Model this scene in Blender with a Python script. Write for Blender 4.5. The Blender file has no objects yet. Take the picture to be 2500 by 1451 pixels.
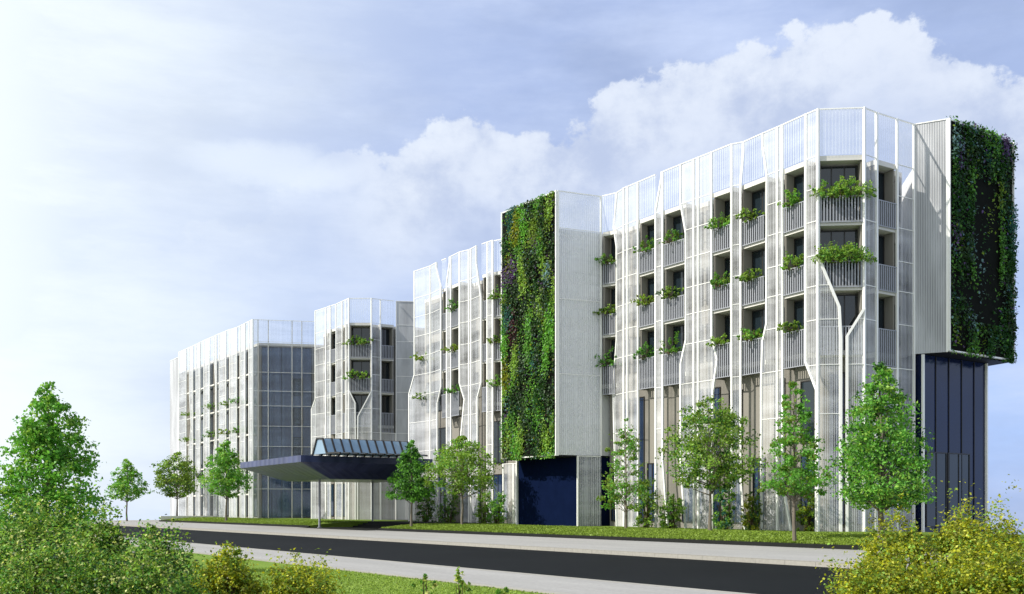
import bpy, math, random
import numpy as np
from mathutils import Vector

# ------------------------------------------------------------------ set-up
SC = bpy.context.scene
COL = SC.collection
F, HX, HY, EYE = 2500.0, 1250.0, 1237.0, 1.7        # survey: focal length and horizon used to measure the plan
U = Vector((-.5757, .8176, 0)); N = Vector((.8176, .5757, 0))   # along the street / across it
Z0, ZR, ZT = .4, 19.53, 21.9                          # ground floor, roof slab, top of the screens
FLOORS = [9.63, 12.93, 16.23]
SUN = Vector((-.80, -.20, .62)).normalized()
rnd = random.Random(7)
rng = np.random.default_rng(11)

# ------------------------------------------------------------------ materials
def nt(name):
    m = bpy.data.materials.new(name); m.use_nodes = True
    t = m.node_tree; t.nodes.clear()
    return m, t
def nd(t, typ, **kw):
    n = t.nodes.new(typ)
    for k, v in kw.items():
        if k[0] == 'i' and k[1:].isdigit(): n.inputs[int(k[1:])].default_value = v
        else: setattr(n, k, v)
    return n
def lk(t, a, b): t.links.new(a, b)
def mth(t, op, a, b=None, c=None, clamp=False):
    n = t.nodes.new('ShaderNodeMath'); n.operation = op; n.use_clamp = clamp
    for i, v in enumerate((a, b, c)):
        if v is None: continue
        if isinstance(v, (int, float)): n.inputs[i].default_value = v
        else: t.links.new(v, n.inputs[i])
    return n.outputs[0]
def smooth(t, v, lo, hi):
    n = t.nodes.new('ShaderNodeMapRange'); n.interpolation_type = 'SMOOTHSTEP'
    n.inputs[1].default_value = lo; n.inputs[2].default_value = hi
    t.links.new(v, n.inputs[0]); return n.outputs[0]
def mixc(t, f, a, b, mode='MIX'):
    n = t.nodes.new('ShaderNodeMix'); n.data_type = 'RGBA'; n.blend_type = mode
    for s, v in ((n.inputs[0], f), (n.inputs[6], a), (n.inputs[7], b)):
        if isinstance(v, (int, float)): s.default_value = v
        elif isinstance(v, tuple): s.default_value = (*v, 1)
        else: t.links.new(v, s)
    return n.outputs[2]
def noise(t, vec, scale, detail=4, rough=.55):
    n = nd(t, 'ShaderNodeTexNoise'); n.inputs['Scale'].default_value = scale
    n.inputs['Detail'].default_value = detail; n.inputs['Roughness'].default_value = rough
    if vec is not None: lk(t, vec, n.inputs['Vector'])
    return n.outputs['Fac']
def mapping(t, vec, scale):
    n = nd(t, 'ShaderNodeMapping'); n.inputs['Scale'].default_value = scale
    lk(t, vec, n.inputs['Vector']); return n.outputs[0]

def plain(name, col, rough=.7, var=.15, scale=1.2, spec=.3, bump=0, bscale=20, stretch=(1, 1, 1), metal=0):
    m, t = nt(name)
    tc = nd(t, 'ShaderNodeTexCoord'); v = mapping(t, tc.outputs['Object'], stretch)
    f = noise(t, v, scale, 6)
    c = mixc(t, f, tuple(x * (1 - var) for x in col), tuple(min(1, x * (1 + var)) for x in col))
    p = nd(t, 'ShaderNodeBsdfPrincipled'); lk(t, c, p.inputs['Base Color'])
    p.inputs['Roughness'].default_value = rough; p.inputs['Specular IOR Level'].default_value = spec
    p.inputs['Metallic'].default_value = metal
    if bump:
        b = nd(t, 'ShaderNodeBump'); b.inputs['Strength'].default_value = bump
        lk(t, noise(t, v, bscale, 5), b.inputs['Height']); lk(t, b.outputs[0], p.inputs['Normal'])
    o = nd(t, 'ShaderNodeOutputMaterial'); lk(t, p.outputs[0], o.inputs[0])
    return m

def screen_mat(name, col, a_gap, a_bar, pitch, duty=.5, rough=.35, spec=.4):
    """perforated / slatted sheet: vertical slats (denser) with see-through gaps between them"""
    m, t = nt(name)
    uv = nd(t, 'ShaderNodeUVMap'); sx = nd(t, 'ShaderNodeSeparateXYZ'); lk(t, uv.outputs[0], sx.inputs[0])
    fr = mth(t, 'FRACT', mth(t, 'DIVIDE', sx.outputs[0], pitch))
    bar = mth(t, 'LESS_THAN', fr, duty)
    a = mth(t, 'ADD', mth(t, 'MULTIPLY', bar, a_bar - a_gap), a_gap)
    # the weave varies: soft vertical streaks and broad bands of denser and more open mesh
    tc = nd(t, 'ShaderNodeTexCoord')
    w = noise(t, mapping(t, tc.outputs['Object'], (.18, .18, .5)), 1.0, 5, .6)
    st = noise(t, mapping(t, uv.outputs[0], (2.6, .05, 1)), 1.0, 6, .7)
    hb = noise(t, mapping(t, uv.outputs[0], (.12, 1.1, 1)), 1.0, 4, .6)
    a = mth(t, 'ADD', a, mth(t, 'MULTIPLY', mth(t, 'SUBTRACT', w, .5), .5))
    a = mth(t, 'ADD', a, mth(t, 'MULTIPLY', mth(t, 'SUBTRACT', hb, .5), .5))
    a = mth(t, 'ADD', a, mth(t, 'MULTIPLY', mth(t, 'SUBTRACT', st, .5), .8), clamp=True)
    p = nd(t, 'ShaderNodeBsdfPrincipled')
    c = mixc(t, noise(t, tc.outputs['Object'], .7, 4), tuple(x * .9 for x in col), col)
    lk(t, c, p.inputs['Base Color'])
    p.inputs['Roughness'].default_value = rough; p.inputs['Specular IOR Level'].default_value = spec
    tr = nd(t, 'ShaderNodeBsdfTransparent'); mx = nd(t, 'ShaderNodeMixShader')
    lk(t, a, mx.inputs[0]); lk(t, tr.outputs[0], mx.inputs[1]); lk(t, p.outputs[0], mx.inputs[2])
    o = nd(t, 'ShaderNodeOutputMaterial'); lk(t, mx.outputs[0], o.inputs[0])
    return m

def ribbed(name, col, dark, pitch, rough=.4, spec=.4):
    m, t = nt(name)
    uv = nd(t, 'ShaderNodeUVMap'); sx = nd(t, 'ShaderNodeSeparateXYZ'); lk(t, uv.outputs[0], sx.inputs[0])
    fr = mth(t, 'FRACT', mth(t, 'DIVIDE', sx.outputs[0], pitch))
    tri = mth(t, 'ABSOLUTE', mth(t, 'SUBTRACT', fr, .5))
    bar = smooth(t, tri, .1, .35)
    tc = nd(t, 'ShaderNodeTexCoord')
    n = noise(t, mapping(t, tc.outputs['Object'], (.5, .5, .12)), 1.3, 5)
    c = mixc(t, bar, dark, col)
    c = mixc(t, smooth(t, n, .35, .7), c, tuple(min(1, x * 1.25) for x in col))
    p = nd(t, 'ShaderNodeBsdfPrincipled'); lk(t, c, p.inputs['Base Color'])
    p.inputs['Roughness'].default_value = rough; p.inputs['Specular IOR Level'].default_value = spec
    b = nd(t, 'ShaderNodeBump'); b.inputs['Strength'].default_value = .5; b.inputs['Distance'].default_value = .03
    lk(t, bar, b.inputs['Height']); lk(t, b.outputs[0], p.inputs['Normal'])
    o = nd(t, 'ShaderNodeOutputMaterial'); lk(t, p.outputs[0], o.inputs[0])
    return m

def leaf_mat(name, col, trans=.42):
    m, t = nt(name)
    g = nd(t, 'ShaderNodeNewGeometry')
    c = mixc(t, g.outputs['Random Per Island'], tuple(x * .6 for x in col), tuple(min(1, x * 1.45) for x in col))
    d = nd(t, 'ShaderNodeBsdfPrincipled'); lk(t, c, d.inputs['Base Color'])
    d.inputs['Roughness'].default_value = .5; d.inputs['Specular IOR Level'].default_value = .25
    tl = nd(t, 'ShaderNodeBsdfTranslucent')
    lk(t, mixc(t, .5, c, (col[0] * 1.6, col[1] * 1.5, col[2] * .6)), tl.inputs[0])
    mx = nd(t, 'ShaderNodeMixShader'); mx.inputs[0].default_value = trans
    lk(t, d.outputs[0], mx.inputs[1]); lk(t, tl.outputs[0], mx.inputs[2])
    o = nd(t, 'ShaderNodeOutputMaterial'); lk(t, mx.outputs[0], o.inputs[0])
    return m

def paving(name, col, joint, size, var=.12):
    """slabs with thin joints, in street axes (object UV in metres)"""
    m, t = nt(name)
    uv = nd(t, 'ShaderNodeUVMap')
    br = nd(t, 'ShaderNodeTexBrick'); lk(t, uv.outputs[0], br.inputs['Vector'])
    br.inputs['Scale'].default_value = 1; br.inputs['Mortar Size'].default_value = .012
    br.inputs['Brick Width'].default_value = size[0]; br.inputs['Row Height'].default_value = size[1]
    br.inputs['Color1'].default_value = (*col, 1); br.inputs['Color2'].default_value = (*[x * .93 for x in col], 1)
    br.inputs['Mortar'].default_value = (*joint, 1)
    n = noise(t, mapping(t, uv.outputs[0], (.12, .9, 1)), 1.0, 6, .65)
    c = mixc(t, smooth(t, n, .3, .75), br.outputs[0], tuple(x * (1 - 2 * var) for x in col))
    n2 = noise(t, uv.outputs[0], 9, 5)
    c = mixc(t, .25, c, mixc(t, n2, (0, 0, 0), tuple(x * 1.7 for x in col)))
    p = nd(t, 'ShaderNodeBsdfPrincipled'); lk(t, c, p.inputs['Base Color']); p.inputs['Roughness'].default_value = .85
    p.inputs['Specular IOR Level'].default_value = .2
    o = nd(t, 'ShaderNodeOutputMaterial'); lk(t, p.outputs[0], o.inputs[0])
    return m

def grass_mat(name, a, b):
    m, t = nt(name)
    tc = nd(t, 'ShaderNodeTexCoord')
    n1 = noise(t, tc.outputs['Object'], .45, 5, .6); n2 = noise(t, tc.outputs['Object'], 26, 4, .7)
    c = mixc(t, smooth(t, n1, .3, .7), a, b)
    c = mixc(t, smooth(t, n2, .3, .75), mixc(t, .45, c, (.02, .03, .005)), c)
    p = nd(t, 'ShaderNodeBsdfPrincipled'); lk(t, c, p.inputs['Base Color']); p.inputs['Roughness'].default_value = .95
    p.inputs['Specular IOR Level'].default_value = .1
    bm = nd(t, 'ShaderNodeBump'); bm.inputs['Strength'].default_value = .6; bm.inputs['Distance'].default_value = .04
    lk(t, n2, bm.inputs['Height']); lk(t, bm.outputs[0], p.inputs['Normal'])
    o = nd(t, 'ShaderNodeOutputMaterial'); lk(t, p.outputs[0], o.inputs[0])
    return m

M = dict(
    screen=screen_mat('white_screen', (.90, .91, .93), .16, .42, .11, .5, .16, .5),
    screen_far=screen_mat('white_screen_dense', (.86, .88, .91), .30, .54, .14, .5, .2, .5),
    parapet=screen_mat('open_louvre_screen', (.82, .86, .92), .08, .36, .17, .35, .2, .5),
    veil=screen_mat('fine_glazed_screen', (.34, .44, .62), .05, .20, .14, .4, .2, .5),
    ribbed=ribbed('ribbed_metal', (.40, .405, .415), (.26, .262, .268), .12, .5, .3),  # grey lowered to put the corner box's shade into the colour
    navy=ribbed('navy_ribbed_glass', (.009, .018, .062), (.002, .005, .018), .14, .12, .5),
    navygl=plain('navy_glass_cladding', (.006, .014, .055), .12, .5, .5, .4, .10, 1.6, (1, 1, .5)),
    recess=plain('navy_recess_wall', (.0042, .0085, .030), .8, .3, 1.5, .0),
    canopy=ribbed('navy_canopy_metal', (.048, .058, .125), (.034, .042, .095), 1.1, .3, .2),
    white=plain('white_metal', (.85, .84, .80), .4, .07, 3, .4, 0, 20, (1, 1, .15)),
    slat=plain('grey_slat_metal', (.30, .31, .34), .4, .05, 2, .4),
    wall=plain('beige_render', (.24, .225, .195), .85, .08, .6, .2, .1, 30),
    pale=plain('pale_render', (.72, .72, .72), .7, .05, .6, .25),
    slab=plain('pale_concrete', (.62, .60, .55), .8, .08, 1.5, .2),
    glass=plain('dark_window_glass', (.012, .020, .026), .05, .3, .4, .7),
    bluegl=plain('blue_window_glass', (.018, .036, .080), .05, .3, .3, .9),
    pane=plain('pale_roof_glass', (.20, .30, .40), .08, .2, .5, .7),
    frame=plain('dark_frame_metal', (.022, .020, .018), .45, .1, 3, .4),
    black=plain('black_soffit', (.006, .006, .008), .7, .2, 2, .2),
    soil=plain('black_planting_felt', (.008, .009, .007), .95, .4, 3, .05),
    asphalt=plain('asphalt', (.0075, .0085, .0095), .75, .45, .22, .06, .25, 60, (1, 1, 1)),
    pave=paving('pavement_slabs', (.36, .35, .33), (.24, .23, .215), (2.0, 1.1)),
    kerb=paving('kerb_stone', (.36, .345, .305), (.15, .14, .13), (1.2, 5)),
    edging=plain('black_edging_and_shade', (.012, .013, .012), .8, .3, 3, .15),  # lawn edging; also the black that paints shade at the entrance
    grass=grass_mat('bank_grass', (.12, .20, .022), (.20, .28, .045)),
    verge=grass_mat('verge_grass', (.15, .26, .028), (.23, .34, .055)),
    earth=plain('dry_ground', (.30, .30, .22), .95, .2, .2, .1),
    bark=plain('grey_bark', (.17, .145, .115), .9, .4, 6, .1, .5, 30, (1, 1, .25)),
    twig=plain('brown_twig', (.075, .055, .030), .9, .3, 5, .1),
)
L = dict(
    a=leaf_mat('leaf_bright', (.145, .38, .05)), b=leaf_mat('leaf_mid', (.11, .28, .045)), c=leaf_mat('leaf_light', (.25, .42, .065)),
    d=leaf_mat('leaf_dark', (.028, .095, .018)), o=leaf_mat('leaf_olive', (.17, .26, .035)), y=leaf_mat('leaf_yellow', (.40, .41, .020), .4),
    y2=leaf_mat('leaf_gold', (.23, .26, .018), .4), y3=leaf_mat('leaf_lemon', (.55, .56, .09), .4), p=leaf_mat('leaf_purple', (.12, .075, .19)),
    r=leaf_mat('leaf_wine', (.075, .022, .030)), t=leaf_mat('leaf_teal', (.035, .13, .10)), w=leaf_mat('leaf_cream', (.55, .57, .22)),
    y4=leaf_mat('leaf_bronze', (.12, .125, .012), .3),
    k=leaf_mat('leaf_moss', (.022, .055, .012), .2),
    gb=leaf_mat('blade_green', (.19, .28, .035), .2), gc=leaf_mat('blade_pale', (.25, .34, .06), .2), gd=leaf_mat('blade_deep', (.17, .245, .03), .2),
    s=leaf_mat('leaf_silver', (.17, .29, .30)),
)

# ------------------------------------------------------------------ object helpers
def tag(o, label=None, cat=None, group=None, kind=None):
    for k, v in (('label', label), ('category', cat), ('group', group), ('kind', kind)):
        if v: o[k] = v
    return o
def empty(name, loc, label, cat, group=None):
    o = bpy.data.objects.new(name, None); COL.objects.link(o); o.location = loc
    o.empty_display_size = .3
    return tag(o, label, cat, group)
def origin(o):
    v = Vector((0, 0, 0))
    while o is not None: v = v + Vector(o.location); o = o.parent
    return v

class MB:
    def __init__(s): s.v, s.f, s.uv, s.mi = [], [], [], []
    def poly(s, pts, uv=None, mi=0):
        b = len(s.v); s.v += [tuple(p) for p in pts]; s.f.append(tuple(range(b, b + len(pts))))
        s.uv += list(uv) if uv else [(p[0] * U.x + p[1] * U.y, p[2]) for p in pts]; s.mi.append(mi)
    def hexa(s, c, mi=0, uv=None):           # c: 8 corners, bottom ring then top ring
        for q in ((3, 2, 1, 0), (4, 5, 6, 7), (0, 1, 5, 4), (1, 2, 6, 5), (2, 3, 7, 6), (3, 0, 4, 7)):
            s.poly([c[i] for i in q], [uv[i] for i in q] if uv else None, mi)
    def plate(s, g, s0, s1, z0, z1, t0, t1, mi=0):
        c = [g.P(s0, z0, t0), g.P(s1, z0, t0), g.P(s1, z0, t1), g.P(s0, z0, t1)]
        c += [g.P(s0, z1, t0), g.P(s1, z1, t0), g.P(s1, z1, t1), g.P(s0, z1, t1)]
        u = [(s0, z0), (s1, z0), (s1, z0), (s0, z0), (s0, z1), (s1, z1), (s1, z1), (s0, z1)]
        s.hexa(c, mi, u)
    def bar(s, a, b, w, up=None, h=None, mi=0):
        a, b = Vector(a), Vector(b); d = (b - a).normalized(); h = h or w
        up = Vector(up) if up else (Vector((0, 0, 1)) if abs(d.z) < .9 else U)
        x = d.cross(up).normalized() * w / 2; y = d.cross(x).normalized() * h / 2
        s.hexa([a - x - y, a + x - y, a + x + y, a - x + y, b - x - y, b + x - y, b + x + y, b - x + y], mi)
    def tube(s, a, b, r0, r1, n=6, mi=0):
        a, b = Vector(a), Vector(b); d = (b - a).normalized()
        x = d.orthogonal().normalized(); y = d.cross(x)
        R = [[p + x * r * math.cos(2 * math.pi * i / n) + y * r * math.sin(2 * math.pi * i / n) for i in range(n)] for p, r in ((a, r0), (b, r1))]
        for i in range(n):
            j = (i + 1) % n
            s.poly([R[0][i], R[0][j], R[1][j], R[1][i]], None, mi)
    def prism(s, plan, z0, z1, mi=0):
        n = len(plan); d = 0
        for i in range(n):
            a, b = plan[i], plan[(i + 1) % n]; l = math.hypot(b[0] - a[0], b[1] - a[1])
            s.poly([(a[0], a[1], z0), (b[0], b[1], z0), (b[0], b[1], z1), (a[0], a[1], z1)],
                   [(d, z0), (d + l, z0), (d + l, z1), (d, z1)], mi); d += l
        s.poly([(p[0], p[1], z1) for p in plan], None, mi); s.poly([(p[0], p[1], z0) for p in reversed(plan)], None, mi)
    def build(s, name, mats, parent=None, loc=None):
        o_ = origin(parent) if parent else Vector(loc or (0, 0, 0))
        me = bpy.data.meshes.new(name)
        me.from_pydata([(v[0] - o_.x, v[1] - o_.y, v[2] - o_.z) for v in s.v], [], s.f)
        for m in (mats if isinstance(mats, (list, tuple)) else [mats]): me.materials.append(m)
        uvl = me.uv_layers.new(name='UVMap')
        uvl.data.foreach_set('uv', [c for q in s.uv for c in q])
        if any(s.mi): me.polygons.foreach_set('material_index', s.mi)
        me.update()
        o = bpy.data.objects.new(name, me); COL.objects.link(o)
        if parent: o.parent = parent
        else: o.location = o_
        return o

class Seg:
    """vertical plane through two plan points"""
    def __init__(s, a, b):
        s.a, s.b = Vector((a[0], a[1], 0)), Vector((b[0], b[1], 0))
        s.e = (s.b - s.a).normalized(); s.len = (s.b - s.a).length
        s.n = Vector((s.e.y, -s.e.x, 0))
        if s.n.dot(-s.a) < 0: s.n = -s.n
    def P(s, q, z, t=0): p = s.a + s.e * q + s.n * t; return Vector((p.x, p.y, z))
    def hit(s, x, y):
        kx, kz = (x - HX) / F, (HY - y) / F
        t = s.a.dot(s.n) / (kx * s.n.x + s.n.y)
        return (Vector((kx * t, t, 0)) - s.a).dot(s.e), EYE + kz * t
    def sx(s, x): return s.hit(x, HY)[0]
    def near(s, p): return (Vector((p[0], p[1], 0)) - s.a).dot(s.e)

def plan(x, yt): d = 20.2 * F / (HY - yt); return ((x - HX) / F * d, d)
def street(x, npd, z=0):
    k = (x - HX) / F; d = npd / (N.x * k + N.y); return Vector((k * d, d, z))
def UN(u, n, z=0): p = U * u + N * n; return Vector((p.x, p.y, z))

def offset(pts, dist):
    """miter-offset a plan polyline away from the viewer's side"""
    segs = [Seg(pts[i], pts[i + 1]) for i in range(len(pts) - 1)]; out = []
    for i, p in enumerate(pts):
        p = Vector((p[0], p[1], 0))
        a, b = segs[max(0, i - 1)].n, segs[min(i, len(segs) - 1)].n
        m = (a + b).normalized(); q = p - m * dist / max(.5, m.dot(a)); out.append((q.x, q.y))
    return out

# ------------------------------------------------------------------ facade pieces
def edge(g, spec, zt, zb):
    if isinstance(spec, (int, float)): spec = [(spec, None)]
    pts = [(g.hit(x, y if y is not None else HY)) for x, y in spec]
    if spec[0][1] is None: return [(pts[0][0], zt), (pts[0][0], zb)]
    return [(pts[0][0], zt)] + [p for p in pts if zb < p[1] < zt] + [(pts[-1][0], zb)]
def at_z(e, z):
    for (s0, z0), (s1, z1) in zip(e, e[1:]):
        if z0 >= z >= z1: return s0 if z0 == z1 else s0 + (s1 - s0) * (z0 - z) / (z0 - z1)
    return e[-1][0]

def panel(bld, g, left, right, zt=ZT, zb=Z0, posts='lr', extra=(), mat='screen', rails=(6.4, 8.9, 11.2, 12.93, 14.5, 16.23, 17.9, 19.53), pw=.11, t=0., name='screen_panel', top=None):
    le, re_ = edge(g, left, zt, zb), edge(g, right, zt, zb)
    if top is not None: zt = top
    zs = sorted({z for _, z in le + re_ if z <= zt} | {z for z in rails if zb < z < zt} | {zt}, reverse=True)
    mb = MB()
    for z1, z0 in zip(zs, zs[1:]):
        q = [(at_z(le, z0), z0), (at_z(re_, z0), z0), (at_z(re_, z1), z1), (at_z(le, z1), z1)]
        if q[1][0] - q[0][0] < .01 and q[2][0] - q[3][0] < .01: continue
        mb.poly([g.P(a, b, t) for a, b in q], q)
    for z in rails:
        if zb < z < zt and at_z(re_, z) - at_z(le, z) > .15: mb.plate(g, at_z(le, z) + .05, at_z(re_, z) - .05, z - .016, z + .016, t - .02, t + .025, 1)
    mb.plate(g, at_z(le, zt) + .05, at_z(re_, zt) - .05, zt - .05, zt, t - .03, t + .04, 1)
    o = mb.build(name, [M[mat], M['white']], bld)
    def post(e):
        pb = MB()
        e = [(s, min(z, zt)) for s, z in e if z <= zt + .01 or True]
        for (s0, z0), (s1, z1) in zip(e, e[1:]):
            if z0 - z1 < .02: continue
            c = [g.P(s1 - pw / 2, z1, t - pw / 2), g.P(s1 + pw / 2, z1, t - pw / 2), g.P(s1 + pw / 2, z1, t + pw / 2), g.P(s1 - pw / 2, z1, t + pw / 2),
                 g.P(s0 - pw / 2, z0, t - pw / 2), g.P(s0 + pw / 2, z0, t - pw / 2), g.P(s0 + pw / 2, z0, t + pw / 2), g.P(s0 - pw / 2, z0, t + pw / 2)]
            pb.hexa(c)
        if pb.f: pb.build('post', M['white'], o)
    if 'l' in posts: post(le)
    if 'r' in posts: post(re_)
    for x in extra: post(edge(g, x, zt, zb))
    return o

def window(bld, g, s0, s1, z0, z1, t=.03, mull=1, mat='glass'):
    mb = MB(); w = .06
    for a, b, c, d in ((s0, s1, z0, z0 + w), (s0, s1, z1 - w, z1), (s0, s0 + w, z0 + w, z1 - w), (s1 - w, s1, z0 + w, z1 - w)):
        mb.plate(g, a, b, c, d, -.02, t + .04)
    for k in range(mull):
        sm = s0 + (s1 - s0) * (k + 1) / (mull + 1); mb.plate(g, sm - w / 2, sm + w / 2, z0 + w, z1 - w, -.02, t + .03)
    fr = mb.build('window', M['frame'], bld)
    pb = MB(); pb.plate(g, s0 + w, s1 - w, z0 + w, z1 - w, -.015, t); pb.build('pane', M[mat], fr)

def railing(bld, g, s0, s1, z0, z1, pitch=.15, bw=.06, backing=True):
    mb = MB(); n = max(2, int((s1 - s0) / pitch)); p = (s1 - s0) / n
    for k in range(n):
        c = s0 + p * (k + .5); mb.plate(g, c - bw / 2, c + bw / 2, z0 + .04, z1 - .05, -.03, .03)
    mb.plate(g, s0, s1, z1 - .05, z1, -.04, .04); mb.plate(g, s0, s1, z0, z0 + .04, -.04, .04)
    return mb.build('balcony_railing', M['slat'], bld)

def bay(bld, g, x0, x1, core, floors=FLOORS, depth=1.0, hem=8.95, fins='lr', parapet=True, ground=None, skip_rail=(), mull=1, win=None, railz=1.22):
    s0, s1 = g.sx(x0), g.sx(x1)
    for side in fins:
        s = s0 + .07 if side == 'l' else s1 - .07
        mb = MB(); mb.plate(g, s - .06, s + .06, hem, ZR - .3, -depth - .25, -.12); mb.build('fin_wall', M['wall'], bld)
    levels = list(floors) + [ZR]
    for z in levels:
        mb = MB(); mb.plate(g, s0, s1, z - .26, z - .004, -depth - .2, -.07); mb.build('floor_slab', M['slab'], bld)
    for z in floors:
        if z not in skip_rail:
            railing(bld, g, s0 + .05, s1 - .05, (hem if z == floors[0] and hem else z - .12), z + railz)
        a, b = core.near(g.P(s0 + .14, 0)), core.near(g.P(s1 - .14, 0))
        a, b = min(a, b), max(a, b)
        window(bld, core, a, b, z + .08, z + 2.95, .03, mull)
    if parapet:
        panel(bld, g, x0, x1, ZT, ZR + .02, '', (), 'parapet', (), name='parapet_screen')
    return s0, s1

# ------------------------------------------------------------------ foliage
def leaves(name, pts, size, mats, parent, normals=None, spread=.9, idx=None, seed=0, hang=False, loc=None):
    """many small leaf blades: one rhombic, slightly folded blade per point"""
    r = np.random.default_rng(seed); n = len(pts)
    nr = r.normal(size=(n, 3)) * spread
    if normals is not None: nr += normals
    nr /= np.linalg.norm(nr, axis=1)[:, None] + 1e-9
    a = r.normal(size=(n, 3))
    if hang: a = a * .55 + np.array([0, 0, -1.0])
    a -= (a * nr).sum(1)[:, None] * nr; a /= np.linalg.norm(a, axis=1)[:, None] + 1e-9
    b = np.cross(nr, a); ln = size * r.uniform(.6, 1.35, n)[:, None]
    v = np.empty((n, 4, 3))
    v[:, 0] = pts - a * ln * .5; v[:, 2] = pts + a * ln * .5
    k = nr * ln * .1
    v[:, 1] = pts + b * ln * .33 + k; v[:, 3] = pts - b * ln * .33 + k
    o_ = np.array(origin(parent)) if parent else np.array(loc)
    v = (v - o_).reshape(-1, 3)
    me = bpy.data.meshes.new(name)
    me.vertices.add(n * 4); me.vertices.foreach_set('co', v.ravel())
    me.loops.add(n * 4); me.loops.foreach_set('vertex_index', np.arange(n * 4, dtype=np.int32))
    me.polygons.add(n); me.polygons.foreach_set('loop_start', np.arange(0, n * 4, 4, dtype=np.int32))
    me.polygons.foreach_set('loop_total', np.full(n, 4, dtype=np.int32))
    for m in mats: me.materials.append(L[m])
    if idx is None: idx = r.integers(0, len(mats), n)
    me.polygons.foreach_set('material_index', idx.astype(np.int32))
    me.update(calc_edges=True); me.validate()
    o = bpy.data.objects.new(name, me); COL.objects.link(o)
    if parent: o.parent = parent
    else: o.location = o_
    return o

PROF = dict(
    cone=[(0, .45), (.06, .85), (.16, 1), (.32, .88), (.5, .76), (.68, .58), (.84, .33), (.94, .16), (1, .03)],
    round=[(0, .30), (.1, .72), (.28, .98), (.45, 1), (.62, .88), (.8, .62), (.93, .32), (1, .08)],
    open=[(0, .55), (.1, 1), (.25, .92), (.4, .8), (.55, .62), (.72, .50), (.86, .36), (1, .10)],
)
def tree(name, pos, h, clear, width, shape, mats, label, seed, n=7000, leaf=.17, clumps=150, lean=0., trunk=.09, fork=False, csz=.17):
    r = np.random.default_rng(seed); R = random.Random(seed)
    root = empty(name, pos, label, 'tree')
    base = Vector(pos); ch = h - clear; prof = PROF[shape]
    hs, rs = [p[0] for p in prof], [p[1] for p in prof]
    # lopsided outline: radius varies with direction and height
    ph = r.uniform(0, 6.28, 6)
    def rad(f, th):
        return np.interp(f, hs, rs) * width / 2 * (1 + .19 * math.sin(2 * th + ph[0] + 3 * f) + .16 * math.sin(3 * th + ph[1] + 9 * f) + .15 * math.sin(4 * th + 17 * f + ph[2]))
    C = []
    airy = shape == 'open'
    clumps = int(clumps * (.95 if airy else 1.25)); csz *= .95 if airy else .82; n = int(n * (.62 if airy else .72)); leaf *= .84
    while len(C) < clumps:
        f = r.uniform(0, 1); w = np.interp(f, hs, rs)
        if r.uniform() > w ** 1.2 + .06: continue
        th = r.uniform(0, 6.283); q = r.uniform(.12, 1) ** .55
        rr = rad(f, th) * q
        C.append((rr * math.cos(th), rr * math.sin(th), clear + f * ch * .985, f))
    C = np.array(C)
    per = np.maximum(8, (r.gamma(3.0, 1, clumps) / 3 * n / clumps).astype(int))
    P, NR, ID = [], [], []
    nm = len(mats)
    for c, m_ in zip(C, per):
        rc = width * csz * (.5 + .6 * r.uniform()) * (.45 + .6 * np.interp(c[3], hs, rs))
        g = r.normal(size=(m_, 3)); g /= np.linalg.norm(g, axis=1)[:, None]
        g *= (r.uniform(0, 1, m_) ** .5)[:, None] * rc * np.array([1, 1, .62])
        P.append(g + c[:3]); out = np.array([c[0], c[1], 0]); out = out / (np.linalg.norm(out) + .01)
        NR.append(np.tile(out * .35 + np.array([0, 0, .5]), (m_, 1)))
        fav = r.integers(0, nm); ID.append(np.where(r.uniform(size=m_) < .6, fav, r.integers(0, nm, m_)))
    ne = int(n * (.08 if airy else .20)); fe_ = r.uniform(0, 1, ne * 4); fe_ = fe_[r.uniform(size=ne * 4) < np.interp(fe_, hs, rs)][:ne]
    the = r.uniform(0, 6.283, len(fe_)); rr = np.array([rad(a, b) for a, b in zip(fe_, the)]) * r.uniform(.05, 1.08, len(fe_)) ** .5
    P.append(np.stack([rr * np.cos(the), rr * np.sin(the), clear + fe_ * ch], 1)); NR.append(np.tile([0, 0, .5], (len(fe_), 1))); ID.append(r.integers(0, nm, len(fe_)))
    P = np.concatenate(P) + np.array(base)
    leaves('crown', P, leaf, mats, root, np.concatenate(NR), .75, np.concatenate(ID), seed)
    mb = MB(); tr = h * trunk / 6.5
    top = clear + ch * (.45 if fork else .86); n_ = 7; last = base.copy() - Vector((0, 0, .1)); rl = tr * 1.25
    ax = []
    for i in range(1, n_ + 1):
        q = i / n_; p = base + Vector((lean * q + .05 * tr / .09 * R.uniform(-1, 1), .05 * R.uniform(-1, 1), top * q)); rn = tr * (1.05 - .8 * q)
        mb.tube(last, p, rl, rn, 8); last, rl = p, rn; ax.append((p, rn))
    order = r.permutation(clumps)[:46]
    for i in order:
        c = base + Vector(C[i][:3]); zc = C[i][2]
        za = max(clear * .86, min(top * .97, zc - (.25 + .3 * R.random()) * math.hypot(C[i][0], C[i][1]) - .25))
        if fork: za = min(za, clear + ch * .2)
        a = min(ax, key=lambda t: abs(t[0].z - base.z - za))[0]; a = Vector((a.x, a.y, base.z + za))
        m1 = a.lerp(c, .5) + Vector((R.uniform(-.1, .1), R.uniform(-.1, .1), (.12 if not fork else -.02) * (c - a).length))
        r0 = tr * (.42 if fork else .3)
        mb.tube(a, m1, r0, r0 * .55, 5); mb.tube(m1, c, r0 * .55, r0 * .2, 5)
    mb.build('trunk', M['bark'], root)
    return root

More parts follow.
